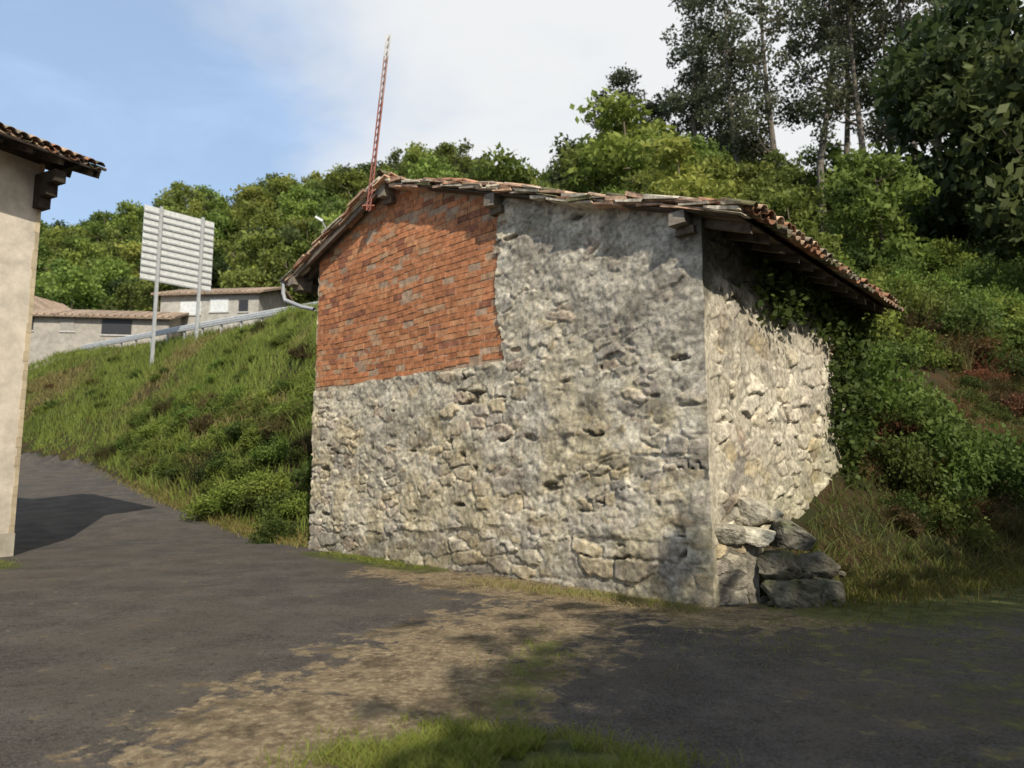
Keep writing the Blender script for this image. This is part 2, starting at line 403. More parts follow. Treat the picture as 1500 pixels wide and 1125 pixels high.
def puttile(a,proto,P0,dx,dy,dz,c,jit=1.):
    V=proto[0];yaw=rng.normal()*.06*jit;rl=rng.normal()*.05;pt=.06+rng.normal()*.03*jit
    d1=dx*math.cos(yaw)+dy*math.sin(yaw);d2=dy*math.cos(yaw)-dx*math.sin(yaw)
    d1=d1+dz*(-pt);d3=dz+dx*pt
    P0=P0+dx*rng.normal()*.025*jit
    a.put(P0+V[:,:1]*d1+V[:,1:2]*(d2+dz*rl*.3)+V[:,2:]*d3,proto[1],c)
a=Acc()
Q0=-.28;Q1=Q+.35
Q3=np.array([NQ[0],NQ[1],0.])
def sagf(s): return .035*math.sin(s*1.35+.5)+.018*math.sin(s*3.1)
for side in (1,-1):
    sl=.35 if side>0 else .34
    dx=np.array([U[0]*side,U[1]*side,-sl]);dx/=np.linalg.norm(dx)
    dz=np.cross(dx,Q3);dz/=np.linalg.norm(dz)
    if dz[2]<0: dz=-dz
    Lh=(SE-SR) if side>0 else (SR-SL)
    nr=int(Lh/.35)
    for j in range(int((Q1-Q0)/.205)+1):
        q=Q0+.09+j*.205
        for i in range(nr+1):
            h=.12+i*(Lh-.2)/nr
            s=SR+side*(h)
            P0=W(s,q,float(zr(s))-.06+sagf(s)+.025*math.sin(q*1.3))
            puttile(a,TC,P0+dz*.02,dx,Q3,dz,tcol())
            if i>nr-3 or j<2: puttile(a,TV,W(s+.04*side,q+.1,float(zr(s))-.05+sagf(s)),dx,Q3,dz,tcol()*.7)
q=Q0
while q<Q1:
    puttile(a,tileproto(True,.45,.13,.11),W(SR,q+.15,ZR+.0),-Q3,U3,Zv,tcol());q+=.34
a.out('roof_tiles',M_tile,barn,True)
a=Acc()
for layer in range(3):
    s=SL+.02+rng.uniform(0,.2)
    while s<SE-.1:
        l=rng.uniform(.3,.5);s1=min(s+l,SE)
        if s<SR<s1: s1=SR+.02 if SR-s>.15 else s1
        sl=-.35 if s>=SR-.05 else .34
        sm=(s+s1)/2
        zc=float(zr(sm))-.14+layer*.048+rng.normal()*.012+sagf(sm)
        ax=np.array([U[0],U[1],sl+rng.normal()*.06+(.06 if sl<0 else -.06)])*(s1-s)*.54
        c=W(sm,Q0+.12+layer*-.012+rng.normal()*.03,zc)
        V8,F8=obox(c,ax,Q3*.14+U3*rng.normal()*.01,Zv*rng.uniform(.012,.024))
        V8=V8+rng.normal(size=V8.shape)*.009
        col=tcol()*1.25 if layer==1 else (np.array([.56,.37,.25])*rng.uniform(.65,1.2))
        if rng.uniform()<.35: col=np.array([.56,.50,.39])*rng.uniform(.6,1.15)
        a.put(V8,F8,col);s=s1-rng.uniform(-.02,.05)
a.out('verge_tiles',M_tile,barn)
a=Acc();wc=lambda:np.array([.13,.105,.08])*rng.uniform(.6,1.3)
def slab(s0,s1,q0,q1,t0,t1,c):
    v=[W(s0,q0,zr(s0)+t0),W(s1,q0,zr(s1)+t0),W(s1,q1,zr(s1)+t0),W(s0,q1,zr(s0)+t0),
       W(s0,q0,zr(s0)+t1),W(s1,q0,zr(s1)+t1),W(s1,q1,zr(s1)+t1),W(s0,q1,zr(s0)+t1)]
    a.put(v,BF[:,::-1],c)
q=Q0+.02
while q<Q1:
    w=rng.uniform(.12,.17);
    slab(SR,SE-.06,q,q+w-.006,-.172,-.15,wc());slab(SL+.06,SR,q,q+w-.006,-.172,-.15,wc());q+=w
for sp,h in ((SL+.35,.2),(SR,.24),(5.72,.2),(9.22,.18)):
    zt=float(zr(sp))-.176-(.03 if sp==SR else .0)
    wdt=.11
    V8,F8=obox(W(sp,-.02,zt-h/2),U3*wdt,Q3*.26,Zv*h/2);V8+=rng.normal(size=V8.shape)*.012
    a.put(V8,F8,np.array([.22,.19,.15]))
    V8,F8=obox(W(sp+.02,.02,zt-h-.05),U3*wdt*1.25,Q3*.16,Zv*.045);V8+=rng.normal(size=V8.shape)*.008
    a.put(V8,F8,np.array([.16,.13,.10]))
slab(SL+.1,SR-.02,Q0+.03,Q0+.11,-.27,-.174,np.array([.17,.14,.11]))
for q in np.arange(.05,Q1,.55):
    slab(S+.0,SE-.05,q,q+.09,-.29,-.174,wc())
    slab(SL+.08,0,q,q+.09,-.29,-.174,wc())
V8,F8=obox(W(SL+.35,Q/2,float(zr(SL+.35))-.37),U3*.09,Q3*(Q/2),Zv*.08);a.put(V8,F8,(.12,.1,.08))
a.out('roof_timbers',M_wood,barn)
a=Acc()
V_,F_=tube([W(SL-.05,-.3,6.02),W(SL-.05,Q,5.98)],[.07,.07],8);a.put(V_,F_,(.32,.34,.36))
V_,F_=tube([W(SL-.05,-.24,6.0),W(SL-.05,-.24,5.72),W(SL+.02,-.22,5.55),W(-.55,-.1,5.32),W(-.08,-.06,5.2)],[.05,.05,.05,.045,.045],8);a.put(V_,F_,(.32,.34,.36))
a.out('gutter_pipe',M_paint,barn,True)
mast=empty('rusty_mast');a=Acc()
p0=np.array(W(SR-.35,-.33,6.75));p1=np.array([-2.42,13.1,10.15])
for i in range(24):
    f0=i/24;f1=(i+1)/24;A_=p0+(p1-p0)*f0;B_=p0+(p1-p0)*f1
    col=np.array([.33,.13,.10]) if f0<.62 else (np.array([.42,.28,.24]) if f0<.86 else np.array([.66,.64,.6]))
    for dx_ in (-.035,.035):
        V_,F_=tube([A_+[dx_,0,0],B_+[dx_,0,0]],[.014,.014],6);a.put(V_,F_,col*rng.uniform(.8,1.1))
    V_,F_=tube([A_+[-.035,0,0],B_+[.035,0,0]],[.010,.010],5);a.put(V_,F_,col*.8)
    V_,F_=tube([A_+[-.0,.05,0],B_+[.0,.05,0]],[.012,.012],5);a.put(V_,F_,col*.8)
    V_,F_=tube([A_+[.035,0,0],B_+[0,.05,0]],[.009,.009],5);a.put(V_,F_,col*.8)
a.out('mast_lattice',M_paint,mast)
a=Acc();V8,F8=obox(p0+[0,.1,.1],[.12,0,0],[0,.12,0],[0,0,.012]);a.put(V8,F8,(.3,.1,.06));a.out('mast_bracket',M_paint,mast)
# ------------------------------------------------------------ rocks
def rock(c,r,seed,lo=.45,hi=.75,cuts=15,rot=.6):
    rr=np.random.default_rng(seed);n=34;m=22
    V=[];F=[]
    for i in range(m+1):
        ph=math.pi*i/m
        for k in range(n):
            th=2*math.pi*k/n;V.append([math.sin(ph)*math.cos(th),math.sin(ph)*math.sin(th),math.cos(ph)])
    V=np.array(V)
    for i in range(cuts):
        d=rr.normal(size=3)
        if i<6: d=np.array([(1,0,0),(-1,0,0),(0,1,0),(0,-1,0),(0,0,1),(0,0,-1)][i],float)+rr.normal(size=3)*.3
        d/=np.linalg.norm(d);h=rr.uniform(lo+.1,hi) if i<6 else rr.uniform(.62,.85);t=V@d
        V=V-np.clip(t-h,0,9)[:,None]*d*.97
    V=V*1.3
    V=V*(1+.11*(fbm(V[:,0]*2.5+seed+V[:,2],V[:,1]*2.5+V[:,2]*2,seed)-.5)[:,None]*2+.04*(fbm(V[:,0]*9+seed,V[:,1]*9+V[:,2]*7,seed)-.5)[:,None]*2)*np.array(r)
    an=rr.uniform(-rot,rot);R=np.array([[math.cos(an),-math.sin(an),0],[math.sin(an),math.cos(an),0],[0,0,1]])
    a2=rr.uniform(-.2,.2);R2=np.array([[math.cos(a2),0,-math.sin(a2)],[0,1,0],[math.sin(a2),0,math.cos(a2)]])
    for i in range(m):
        for k in range(n): F.append([i*n+k,(i+1)*n+k,(i+1)*n+(k+1)%n,i*n+(k+1)%n])
    return V@(R@R2).T+np.array(c),np.array(F)
a=Acc()
mc=np.array([.36,.33,.26]);dkc=np.array([.15,.135,.10])
st=np.array([2.40,8.98]);sv_=np.array([.97,.24]);so=np.array([.24,-.97])
na,nb_=64,56
SA,SB=np.meshgrid(np.linspace(-.05,.62,na),np.linspace(-.1,.80,nb_),indexing='ij')
d1,d2,ir,i2,_,_=vor(SA/.3+.3*(fbm(SA*4,SB*4,5)-.5),SB/.2+.3*(fbm(SA*4,SB*4,6)-.5),811);e=ss(d2-d1,.03,.2)
Dp=e*(.02+.03*i2)+(fbm(SA*9,SB*9,7)-.5)*.03-.12*ss(SA,.5,.62)-.10*ss(SB,.7,.8)
Pv=np.stack([st[0]+sv_[0]*SA+so[0]*Dp,st[1]+sv_[1]*SA+so[1]*Dp,SB],-1)
I=np.arange(SA.size).reshape(SA.shape);Fq=np.stack([I[:-1,:-1],I[1:,:-1],I[1:,1:],I[:-1,1:]],-1).reshape(-1,4)
Cs=stonecol(ir,i2,'s')*(.55+.35*e)[...,None]
a.put(Pv.reshape(-1,3),Fq,Cs.reshape(-1,3))
V8,F8=obox([2.72,9.30,.30],[.29,.072,0],[-.06,.24,0],[0,0,.42]);a.put(V8,F8,(.2,.18,.14))
spec=[((3.42,8.98,.15),(.30,.26,.20),dkc),((3.87,9.12,.15),(.25,.25,.18),dkc*1.3),((3.32,9.08,.50),(.28,.26,.18),dkc*.8),((3.78,9.22,.46),(.25,.26,.16),dkc*.9),
((2.66,9.12,.84),(.22,.2,.15),mc*.8),((3.04,9.12,.82),(.22,.2,.12),mc*1.4),((3.52,9.27,.82),(.27,.26,.18),mc*.5),((3.08,9.42,1.10),(.23,.24,.21),mc*1.05),
((3.38,9.58,1.06),(.15,.15,.12),mc*1.3),((2.80,9.37,1.05),(.17,.16,.14),mc)]
for i,(c,r_,col) in enumerate(spec):
    V_,F_=rock(c,r_,240+i);
    up=ss(V_[:,2]-c[2],.0,r_[2]);mo=(up*ss(fbm(V_[:,0]*5,V_[:,1]*5,i),.45,.6))[:,None]*(.55 if i in(0,1,2,3,6) else .15)
    a.put(V_,F_,col*(1-mo)+np.array([.07,.09,.02])*mo)
for i in range(16):
    x=3.1+rng.uniform(0,1.0);y=8.95+.2*(x-3.1)+rng.uniform(-.1,.25);z=rng.choice([.02,.33])+rng.uniform(-.02,.05)
    r_=rng.uniform(.04,.08);V_,F_=rock((x,y,z),(r_,r_*.9,r_*.7),900+i);a.put(V_,F_,dkc*rng.uniform(.6,1.1))
a.out('tumbled_stone_pile',M_rock,None,False)
# ------------------------------------------------------------ plastered house (left)
hs=empty('plastered_house');Cn=np.array([-9.7,14.2,0]);A3=np.array([.456,.89,0]);O3=np.array([.89,-.456,0])
a=Acc();V8,F8=obox(Cn-A3*5-O3*3.5+Zv*4,A3*5,O3*3.5,Zv*4.15);
a.put(V8,F8,(.60,.54,.45));a.out('plaster_walls',M_plaster,hs)
a=Acc();V8,F8=obox(Cn-A3*4.98-O3*3.45+Zv*.2,A3*5.0,O3*3.47,Zv*.25);a.put(V8,F8,(.42,.38,.31));a.out('plinth',M_plaster,hs)
a=Acc()
for i in range(40):
    z0=.5+i*.19;w=.035+.02*rng.uniform()
    V8,F8=obox(Cn-A3*(w-.006)+Zv*z0+O3*.004,A3*w,O3*.006,Zv*.10);a.put(V8,F8,np.array([.50,.42,.29])*rng.uniform(.85,1.15))
a.out('chipped_corner',M_plaster,hs)
a=Acc()
dxr=(O3-Zv*.38);dxr/=np.linalg.norm(dxr);dzr=np.cross(A3,dxr);dzr=dzr if dzr[2]>0 else -dzr
E0=Cn+O3*.95+Zv*7.95
for i in range(12):
    for j in range(38):
        P0=E0+A3*(.55-j*.215)-dxr*(.18+i*.34)
        puttile(a,TC,P0+dzr*.03,dxr,A3,dzr,tcol()*.9)
        if i<2: puttile(a,TV,P0+A3*-.107,dxr,A3,dzr,tcol()*.7)
for i in range(12):
    V8,F8=obox(E0+A3*.62-dxr*(.2+i*.34)-dzr*.02,dxr*.2,A3*.1,dzr*.03);a.put(V8,F8,tcol())
a.out('roof_tiles',M_tile,hs,True)
a=Acc()
V8,F8=obox(E0-A3*4.7-dxr*2.2-dzr*.09,A3*5.3,dxr*2.25,dzr*.02);a.put(V8,F8,(.07,.055,.045))
for j in range(14):
    V8,F8=obox(E0+A3*(.45-j*.6)-dxr*.75-dzr*.18,A3*.05,dxr*.72,dzr*.065);a.put(V8,F8,wc()*.6)
V8,F8=obox(E0-A3*4.7-dxr*.95-dzr*.32,A3*5.25,dxr*.07,dzr*.09);a.put(V8,F8,(.05,.04,.03))
for (z0,l,h) in ((7.55,.70,.12),(7.31,.45,.12),(7.08,.24,.11)):
    V8,F8=obox(Cn+O3*(l/2-.1)-A3*.06+Zv*z0,O3*(l/2+.1),A3*.11,Zv*h);a.put(V8,F8,(.045,.036,.028))
V8,F8=obox(Cn+O3*.4+A3*.3+Zv*7.98,O3*.5,A3*.07,Zv*.09);a.put(V8,F8,(.05,.04,.03))
V8,F8=obox(E0+A3*.6-dxr*2-dzr*.15,A3*.02,dxr*2.0,dzr*.1);a.put(V8,F8,(.08,.06,.05))
a.out('eave_timbers',M_wood,hs)
# ------------------------------------------------------------ sign
sg=empty('road_direction_sign');a=Acc();K=np.array([.67,.74,0]);K/=np.linalg.norm(K);S0=np.array([-22.9,43,0])
Kn=np.array([.74,-.67,0])
for k in (.95,3.6):
    p=S0+K*k+Kn*.12;hb=float(H(p[0],p[1]))
    V8,F8=obox([p[0],p[1],(hb-.5+18.35)/2],K*.09,Kn*.07,[0,0,(18.35-hb+.5)/2]);a.put(V8,F8,(.36,.37,.37))
a.out('posts',M_paint,sg)
a=Acc();nb=11
for i in range(nb):
    zc=13.5+(i+.5)*4.75/nb;h=4.75/nb
    V8,F8=obox(S0+K*2.2+Zv*zc,K*2.22,Kn*.02,Zv*h*.5*.99);a.put(V8,F8,(.56,.57,.56))
    V8,F8=obox(S0+K*2.2+Zv*(zc-h*.42)+Kn*.05,K*2.22,Kn*.035,Zv*h*.12);a.put(V8,F8,(.30,.31,.31))
a.out('panel_back',M_paint,sg)
# ------------------------------------------------------------ guardrail
gr=empty('guardrail');a=Acc()
gp=[(-10,39),(-15.1,42.4),(-23.5,48),(-32,54),(-41,60.3),(-60,73)]
pts=[]
for (x0,y0),(x1,y1) in zip(gp[:-1],gp[1:]):
    for t in np.linspace(0,1,6)[:-1]: pts.append((x0+(x1-x0)*t,y0+(y1-y0)*t))
gz=[max(11.0+.3*(-15.1-x)/26-.62,0) for x,y in pts]
for off,dn in ((.85,.0),(.72,.05),(.60,.0)):
    V_,F_=tube([(x+dn,y-dn,z+off) for (x,y),z in zip(pts,gz)],[.075]*len(pts),6);a.put(V_,F_,(.5,.52,.53))
for (x,y),z in zip(pts,gz):
    V8,F8=obox([x,y+.12,z-.3],[.05,0,0],[0,.06,0],[0,0,1.15]);a.put(V8,F8,(.4,.41,.42))
a.out('rail_beam',M_paint,gr,False)
# ------------------------------------------------------------ distant houses
def dhouse(name,c,ax,lx,ly,zb,ze,zrg,wall,wins):
    e=empty(name);ax=np.array([*ax,0.]);ax/=np.linalg.norm(ax);ay=np.array([-ax[1],ax[0],0]);c=np.array([*c,0.])
    a=Acc();V8,F8=obox(c+Zv*(zb+ze)/2,ax*lx,ay*ly,Zv*(ze-zb)/2);a.put(V8,F8,wall);a.out('walls',M_plaster,e)
    a=Acc();nl=int(lx*2/.5)
    for sd_ in (-1,1):
        p0=c+ay*sd_*(ly+.5)+Zv*(ze-.1);p1=c+Zv*zrg
        for i in range(nl+2):
            f=-lx-.4+i*(2*lx+.8)/(nl+1);w=(2*lx+.8)/(nl+1)
            m=(p0+p1)/2+ax*f;V8,F8=obox(m,ax*w*.36,(p1-p0)/2,Zv*.09);a.put(V8,F8,np.array([.36,.27,.20])*rng.uniform(.75,1.2))
        V8,F8=obox((p0+p1)/2-Zv*.1,ax*(lx+.4),(p1-p0)/2,Zv*.06);a.put(V8,F8,(.25,.19,.14))
    a.out('roof',M_tile,e)
    v=[];f=[]
    for i,sx in enumerate((-1,1)):
        v+=[c+ax*sx*lx-ay*ly+Zv*ze,c+ax*sx*lx+ay*ly+Zv*ze,c+ax*sx*lx+Zv*(zrg-.1)];f.append([3*i,3*i+1,3*i+2])
    add('gables',v,f,M_plaster,e,np.tile(wall,(6,1)))
    a=Acc()
    for (u,z,w,h,cc) in wins:
        V8,F8=obox(c+ax*u-ay*(ly+.02)+Zv*z,ax*w,ay*.04,Zv*h);a.put(V8,F8,cc)
        V8,F8=obox(c+ax*u-ay*(ly+.03)+Zv*(z-h-.05),ax*(w+.08),ay*.06,Zv*.05);a.put(V8,F8,(.5,.48,.44))
    a.out('windows',M_paint,e)
dk=(.03,.03,.035);lt=(.6,.62,.62)
dhouse('tiled_roof_house',(-24.9,62),(.98,-.1),4.3,3.5,8,16.6,17.8,(.40,.38,.34),[(-1.6,15.3,.9,.55,lt),(.9,15.5,.8,.55,lt),(3,15.4,.4,.5,dk)])
dhouse('long_low_house',(-34,58),(.98,.12),6.5,3,8,13.9,14.9,(.37,.34,.30),[(2.6,13.0,1.1,.6,dk),(-1,13.1,.5,.5,(.3,.28,.25)),(-4,13.1,.5,.5,dk)])
dhouse('gabled_house',(-46,66),(.2,.98),4,3.4,8,16.2,18.4,(.52,.48,.42),[(0,15,.5,.6,dk)])
lp=empty('street_lamp');a=Acc();lx,ly=-11.9,44.5;lb=float(H(lx,ly))
V_,F_=tube([(lx,ly,lb-.2),(lx,ly,lb+4),(lx-.05,ly,17.2),(lx-.35,ly,17.75)],[.09,.06,.035,.03],8);a.put(V_,F_,(.35,.36,.37))
V8,F8=obox((lx-.5,ly,17.85),(.24,0,-.14),(0,.12,0),(.03,0,.06));a.put(V8,F8,(.7,.7,.7));a.out('pole_and_head',M_paint,lp)
# ------------------------------------------------------------ foliage prototypes
def crown(a,centers,rads,nl,size,c0,c1,r=rng,shell=.5,squash=.75):
    tot=sum(x**2 for x in rads)
    for c,R in zip(centers,rads):
        n=max(10,int(nl*R*R/tot));d=r.normal(size=(n,3));d/=np.linalg.norm(d,axis=1)[:,None]
        rad=R*(shell+(1-shell)*r.uniform(0,1,n)**.6)*(1+.25*r.normal(size=n)*.6)
        P=np.array(c)+d*rad[:,None]*np.array([1,1,squash])
        V_,F_=leafquads(P,size,r=r)
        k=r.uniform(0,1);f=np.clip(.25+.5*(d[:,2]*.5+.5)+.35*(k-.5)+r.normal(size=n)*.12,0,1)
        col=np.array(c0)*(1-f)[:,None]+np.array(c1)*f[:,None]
        a.put(V_,F_,np.repeat(col,4,0))
def tree_mesh(name,h,cr,seed,nl,size,c0,c1,trunk=(.16,.13,.10),low=.3,ncl=26,crf=.34,sq=.75,tr=.02):
    r=np.random.default_rng(seed);A_=Acc();Lf=Acc()
    top=np.array([r.normal()*.03*h,r.normal()*.03*h,h*.88])
    tp=[np.array([0,0,-.5]),np.array([0,0,h*.2]),top*.5+[r.normal()*.012*h,0,0],top]
    V_,F_=tube(tp,[h*tr*1.2,h*tr,h*tr*.6,h*tr*.15],8);A_.put(V_,F_,trunk)
    cs=[];rs=[]
    for i in range(ncl):
        z=h*(low+(1-low)*r.uniform(0,1)**.9);f=(z/h-low)/(1-low)
        prof=cr*math.sqrt(max(.05,1-(f*1.6-.65)**2)) if f<1 else .1
        th=r.uniform(0,6.283);rad=prof*r.uniform(.25,.85)
        c=np.array([math.cos(th)*rad+top[0]*z/h,math.sin(th)*rad+top[1]*z/h,z*.95]);cs.append(c);rs.append(cr*crf*r.uniform(.6,1.25))
        if i%2==0:
            b=np.array([top[0]*z/h*.8,top[1]*z/h*.8,max(z-rad*.7,h*.15)])
            V_,F_=tube([b,(b+c)/2+[0,0,-.05*h*.3],c],[h*tr*.4,h*tr*.22,h*tr*.08],5);A_.put(V_,F_,trunk)
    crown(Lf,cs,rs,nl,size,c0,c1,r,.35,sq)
    V1=np.vstack(A_.V);F1=np.vstack(A_.F);V2=np.vstack(Lf.V);F2=np.vstack(Lf.F)+len(V1)
    me=add(name,np.vstack([V1,V2]),np.vstack([F1,F2]),M_bark,None,np.vstack([np.vstack(A_.C),np.vstack(Lf.C)]),False,False)
    me.materials.append(M_leaf);mi=np.zeros(len(F1)+len(F2),dtype=np.int32);mi[len(F1):]=1
    me.polygons.foreach_set('material_index',mi);return me
def inst(name,me,loc,rz,s,parent):
    o=bpy.data.objects.new(name,me);sc.collection.objects.link(o);o.location=loc;o.rotation_euler=(0,0,rz)
    o.scale=s if hasattr(s,'__len__') else (s,s,s);o.parent=parent;return o
g0,g1=(.055,.085,.018),(.15,.21,.04)
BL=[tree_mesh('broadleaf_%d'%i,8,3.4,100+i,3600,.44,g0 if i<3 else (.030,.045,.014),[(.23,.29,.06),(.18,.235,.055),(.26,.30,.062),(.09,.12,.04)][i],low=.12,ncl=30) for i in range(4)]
def bush_mesh(name,seed,nl,size,c0,c1,n=14):
    r=np.random.default_rng(seed);a=Acc();cs=[];rs=[]
    for i in range(n):
        th=r.uniform(0,6.28);R=r.uniform(0,.75);cs.append([math.cos(th)*R,math.sin(th)*R,r.uniform(.05,.95)*(1.1-R*.7)]);rs.append(r.uniform(.22,.45))
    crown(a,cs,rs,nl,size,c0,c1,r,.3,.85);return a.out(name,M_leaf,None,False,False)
BU=[bush_mesh('bush_a',1,2700,.105,(.050,.085,.016),(.18,.24,.045)),bush_mesh('bush_b',2,2700,.115,(.055,.09,.018),(.23,.29,.055)),bush_mesh('bush_c',3,2700,.095,(.035,.055,.014),(.11,.155,.032))]
def twig_mesh(name,seed,c0,c1):
    r=np.random.default_rng(seed);a=Acc()
    n=420;th=r.uniform(0,6.28,n);L=r.uniform(.5,1.25,n)
    P=np.stack([np.cos(th)*r.uniform(0,.8,n),np.sin(th)*r.uniform(0,.8,n),0*th],1)
    V_,F_=blades(P,L,.022,1.0,r);f=r.uniform(0,1,n)[:,None];a.put(V_,F_,np.repeat(np.array(c0)*(1-f)+np.array(c1)*f,6,0))
    cs=[];rs=[]
    for i in range(14):
        t=r.uniform(0,6.28);R=r.uniform(0,.8);cs.append([math.cos(t)*R,math.sin(t)*R,r.uniform(.05,.85)*(1.1-R*.5)]);rs.append(r.uniform(.2,.42))
    crown(a,cs,rs,2300,.11,np.array(c0)*.8,c1,r,.1,.8);return a.out(name,M_leaf,None,False,False)
BB=[twig_mesh('dry_a',4,(.055,.034,.016),(.235,.135,.062)),twig_mesh('dry_b',5,(.05,.042,.016),(.155,.13,.05)),twig_mesh('dry_c',6,(.07,.034,.016),(.26,.135,.058))]
fo=empty('hillside_forest');r=np.random.default_rng(5);cnt=0
for x in np.arange(-150,14,6.8):
    for y in np.arange(48,190,7.6):
        px=x+r.uniform(-2.6,2.6);py=y+r.uniform(-2.8,2.8)
        if abs(px/py)>.85 : continue
        d=float(sd(np.array(px),np.array(py)))
        if d<27 or d>122: continue
        s=r.uniform(.85,1.4)*(1+.001*py)
        k=r.choice(4,p=[.35,.25,.28,.12])
        inst('broadleaf_tree',BL[k],(px,py,float(H(px,py))-.4),r.uniform(0,6.3),(s,s,s*r.uniform(.85,1.15)),fo);cnt+=1
wo=empty('hillside_woodland')
for x in np.arange(-8,95,5.4):
    for y in np.arange(22,130,6.0):
        px=x+r.uniform(-2,2);py=y+r.uniform(-2.2,2.2)
        if px/py>.95 or px/py<-.12: continue
        d=float(sd(np.array(px),np.array(py)))
        if d<16 or d>100: continue
        s=r.uniform(.5,.85)*(1+.35*float(ss(d,25,70)))
        k=r.choice(4,p=[.3,.25,.35,.1])
        if px/py>.66 and d<60: k=3;s*=1.25
        inst('broadleaf_tree',BL[k],(px,py,float(H(px,py))-.5),r.uniform(0,6.3),(s,s,s*r.uniform(.85,1.15)),wo);cnt+=1
dk_=empty('dark_tree_group')
for (x,y,s) in ((27.5,35,1.5),(32,38,1.9),(29,43,1.9),(33,34,1.5),(23.5,28,.85),(25.5,40,1.5)):
    inst('dark_tree',BL[3],(x,y,float(H(x,y))-.5),r.uniform(0,6),(s,s,s*1.15),dk_)
sh=empty('hillside_shrubs')
det=U[0]*NQ[1]-U[1]*NQ[0]
for x in np.arange(-3,36,1.35):
    for y in np.arange(11,42,1.4):
        px=x+r.uniform(-.6,.6);py=y+r.uniform(-.6,.6)
        if px/py>.9: continue
        d=float(sd(np.array(px),np.array(py)))
        rel=np.array([px,py])-L0;s_=(rel[0]*NQ[1]-rel[1]*NQ[0])/det;q_=(U[0]*rel[1]-U[1]*rel[0])/det
        if -1.2<s_<10.3 and q_<7.4: continue
        if d>20 or d<5.6: continue
        dry=r.uniform()<(.6 if d<7.5 else (.18 if d<10.5 else .04))
        s=r.uniform(1.0,1.8) if d>7 else r.uniform(.75,1.15)
        inst('shrub',BB[r.integers(3)] if dry else BU[r.choice(3,p=[.36,.30,.34])],(px,py,float(H(px,py))-.25),r.uniform(0,6),(s,s,s*r.uniform(.85,1.35)*(.8 if dry else 1)),sh)
dt=empty('dry_bracken_thicket')
for x in np.arange(4,22,.8):
    for y in np.arange(9,24,.82):
        px=x+r.uniform(-.4,.4);py=y+r.uniform(-.4,.4)
        if px/py>.85: continue
        d=float(sd(np.array(px),np.array(py)))
        rel=np.array([px,py])-L0;s_=(rel[0]*NQ[1]-rel[1]*NQ[0])/det;q_=(U[0]*rel[1]-U[1]*rel[0])/det
        if s_<9.95+ (.7 if q_<4.6 else 0): continue
        if d<.7 or d>6.6: continue
        gf=float(fbm(np.array(px*.45),np.array(py*.45),610))
        green=(r.uniform()<.10) or gf>.64
        s=r.uniform(.45,.85)*(1 if d>1.8 else .6)*(.8 if green else 1)
        m=BU[r.choice([0,2],p=[.1,.9])] if green else BB[r.choice(3,p=[.4,.25,.35])]
        inst('bramble_clump' if green else 'dead_bracken',m,(px,py,float(H(px,py))-.12),r.uniform(0,6),(s,s,s*(.8 if green else .9)),dt)
for (s_,q_,s) in ((10.2,6.2,.9),(10.6,6.9,1.1),(10.9,6.0,.7),(10.3,7.6,1.3),(11.4,8.4,1.3),(9.2,8.2,1.4),(7.5,8.3,1.3),(10.4,5.3,.5)):
    p=W(s_,q_,0);inst('shrub',BU[2] if s_>10 else BU[0],(p[0],p[1],float(H(p[0],p[1]))-.15),s_*3,(s,s,s*1.25),sh)
br=empty('bramble_bank')
def along(P,n):
    P=np.array(P,float);seg=np.linalg.norm(np.diff(P,axis=0),axis=1);c=np.r_[0,np.cumsum(seg)];t=np.linspace(0,c[-1],n)
    return np.stack([np.interp(t,c,P[:,0]),np.interp(t,c,P[:,1])],1)
for j,(x,y) in enumerate(along([(-4.9,16.9),(-6.3,18.6),(-8.5,21.2),(-11.3,24.6),(-15,29.3),(-20,35.2)],46)):
    for k in range(5 if j<18 else 3):
        if j>14 and r.uniform()<.35: continue
        o=.35+k*.95+r.uniform(-.3,.3);px=x+.77*o+r.uniform(-.4,.4);py=y+.64*o+r.uniform(-.4,.4)
        rel=np.array([px,py])-L0;s_=(rel[0]*NQ[1]-rel[1]*NQ[0])/det
        if s_>-.35: continue
        s=r.uniform(.5,.95);m=BU[r.choice([0,1,2],p=[.5,.2,.3] if j>8 else [.35,.05,.6])] if r.uniform()<.88 else BB[1]
        inst('bramble',m,(px,py,float(H(px,py))-.2),r.uniform(0,6),(s,s,s*.9),br)
for i in range(330):
    px=r.uniform(-36,-5);py=r.uniform(20,50)
    d=float(sd(np.array(px),np.array(py)))
    rel=np.array([px,py])-L0;s_=(rel[0]*NQ[1]-rel[1]*NQ[0])/det
    if d<2.5 or d>8.4 or s_>-.5: continue
    if abs(px+22)<3.5 and d>6.5: continue
    s=r.uniform(.22,.55);inst('meadow_shrub',(BU[r.integers(3)] if i%6 else BB[r.integers(2)]),(px,py,float(H(px,py))-.05),i*1.,(s*1.3,s*1.3,s*r.uniform(.7,1.3)),br)
for (px,py,s) in ((-40,49,2.2),(-43,51,2.5),(-37.5,47.5,1.4),(-46,58,3)):
    inst('hedge_shrub',BB[1] if s<2.3 else BU[2],(px,py,float(H(px,py))-.2),1,s,br)
def euc(px_ratio,y,htop,seed,cr,name='eucalyptus_tree'):
    x=px_ratio*y;zb=float(H(x,y));h=htop-zb
    me=tree_mesh(name,h,cr,seed,6500,.40,(.045,.055,.03),(.14,.155,.085),(.15,.13,.105),low=.26,ncl=48,crf=.26,sq=.85,tr=.009)
    o=bpy.data.objects.new(name,me);sc.collection.objects.link(o);o.location=(x,y,zb-.3)
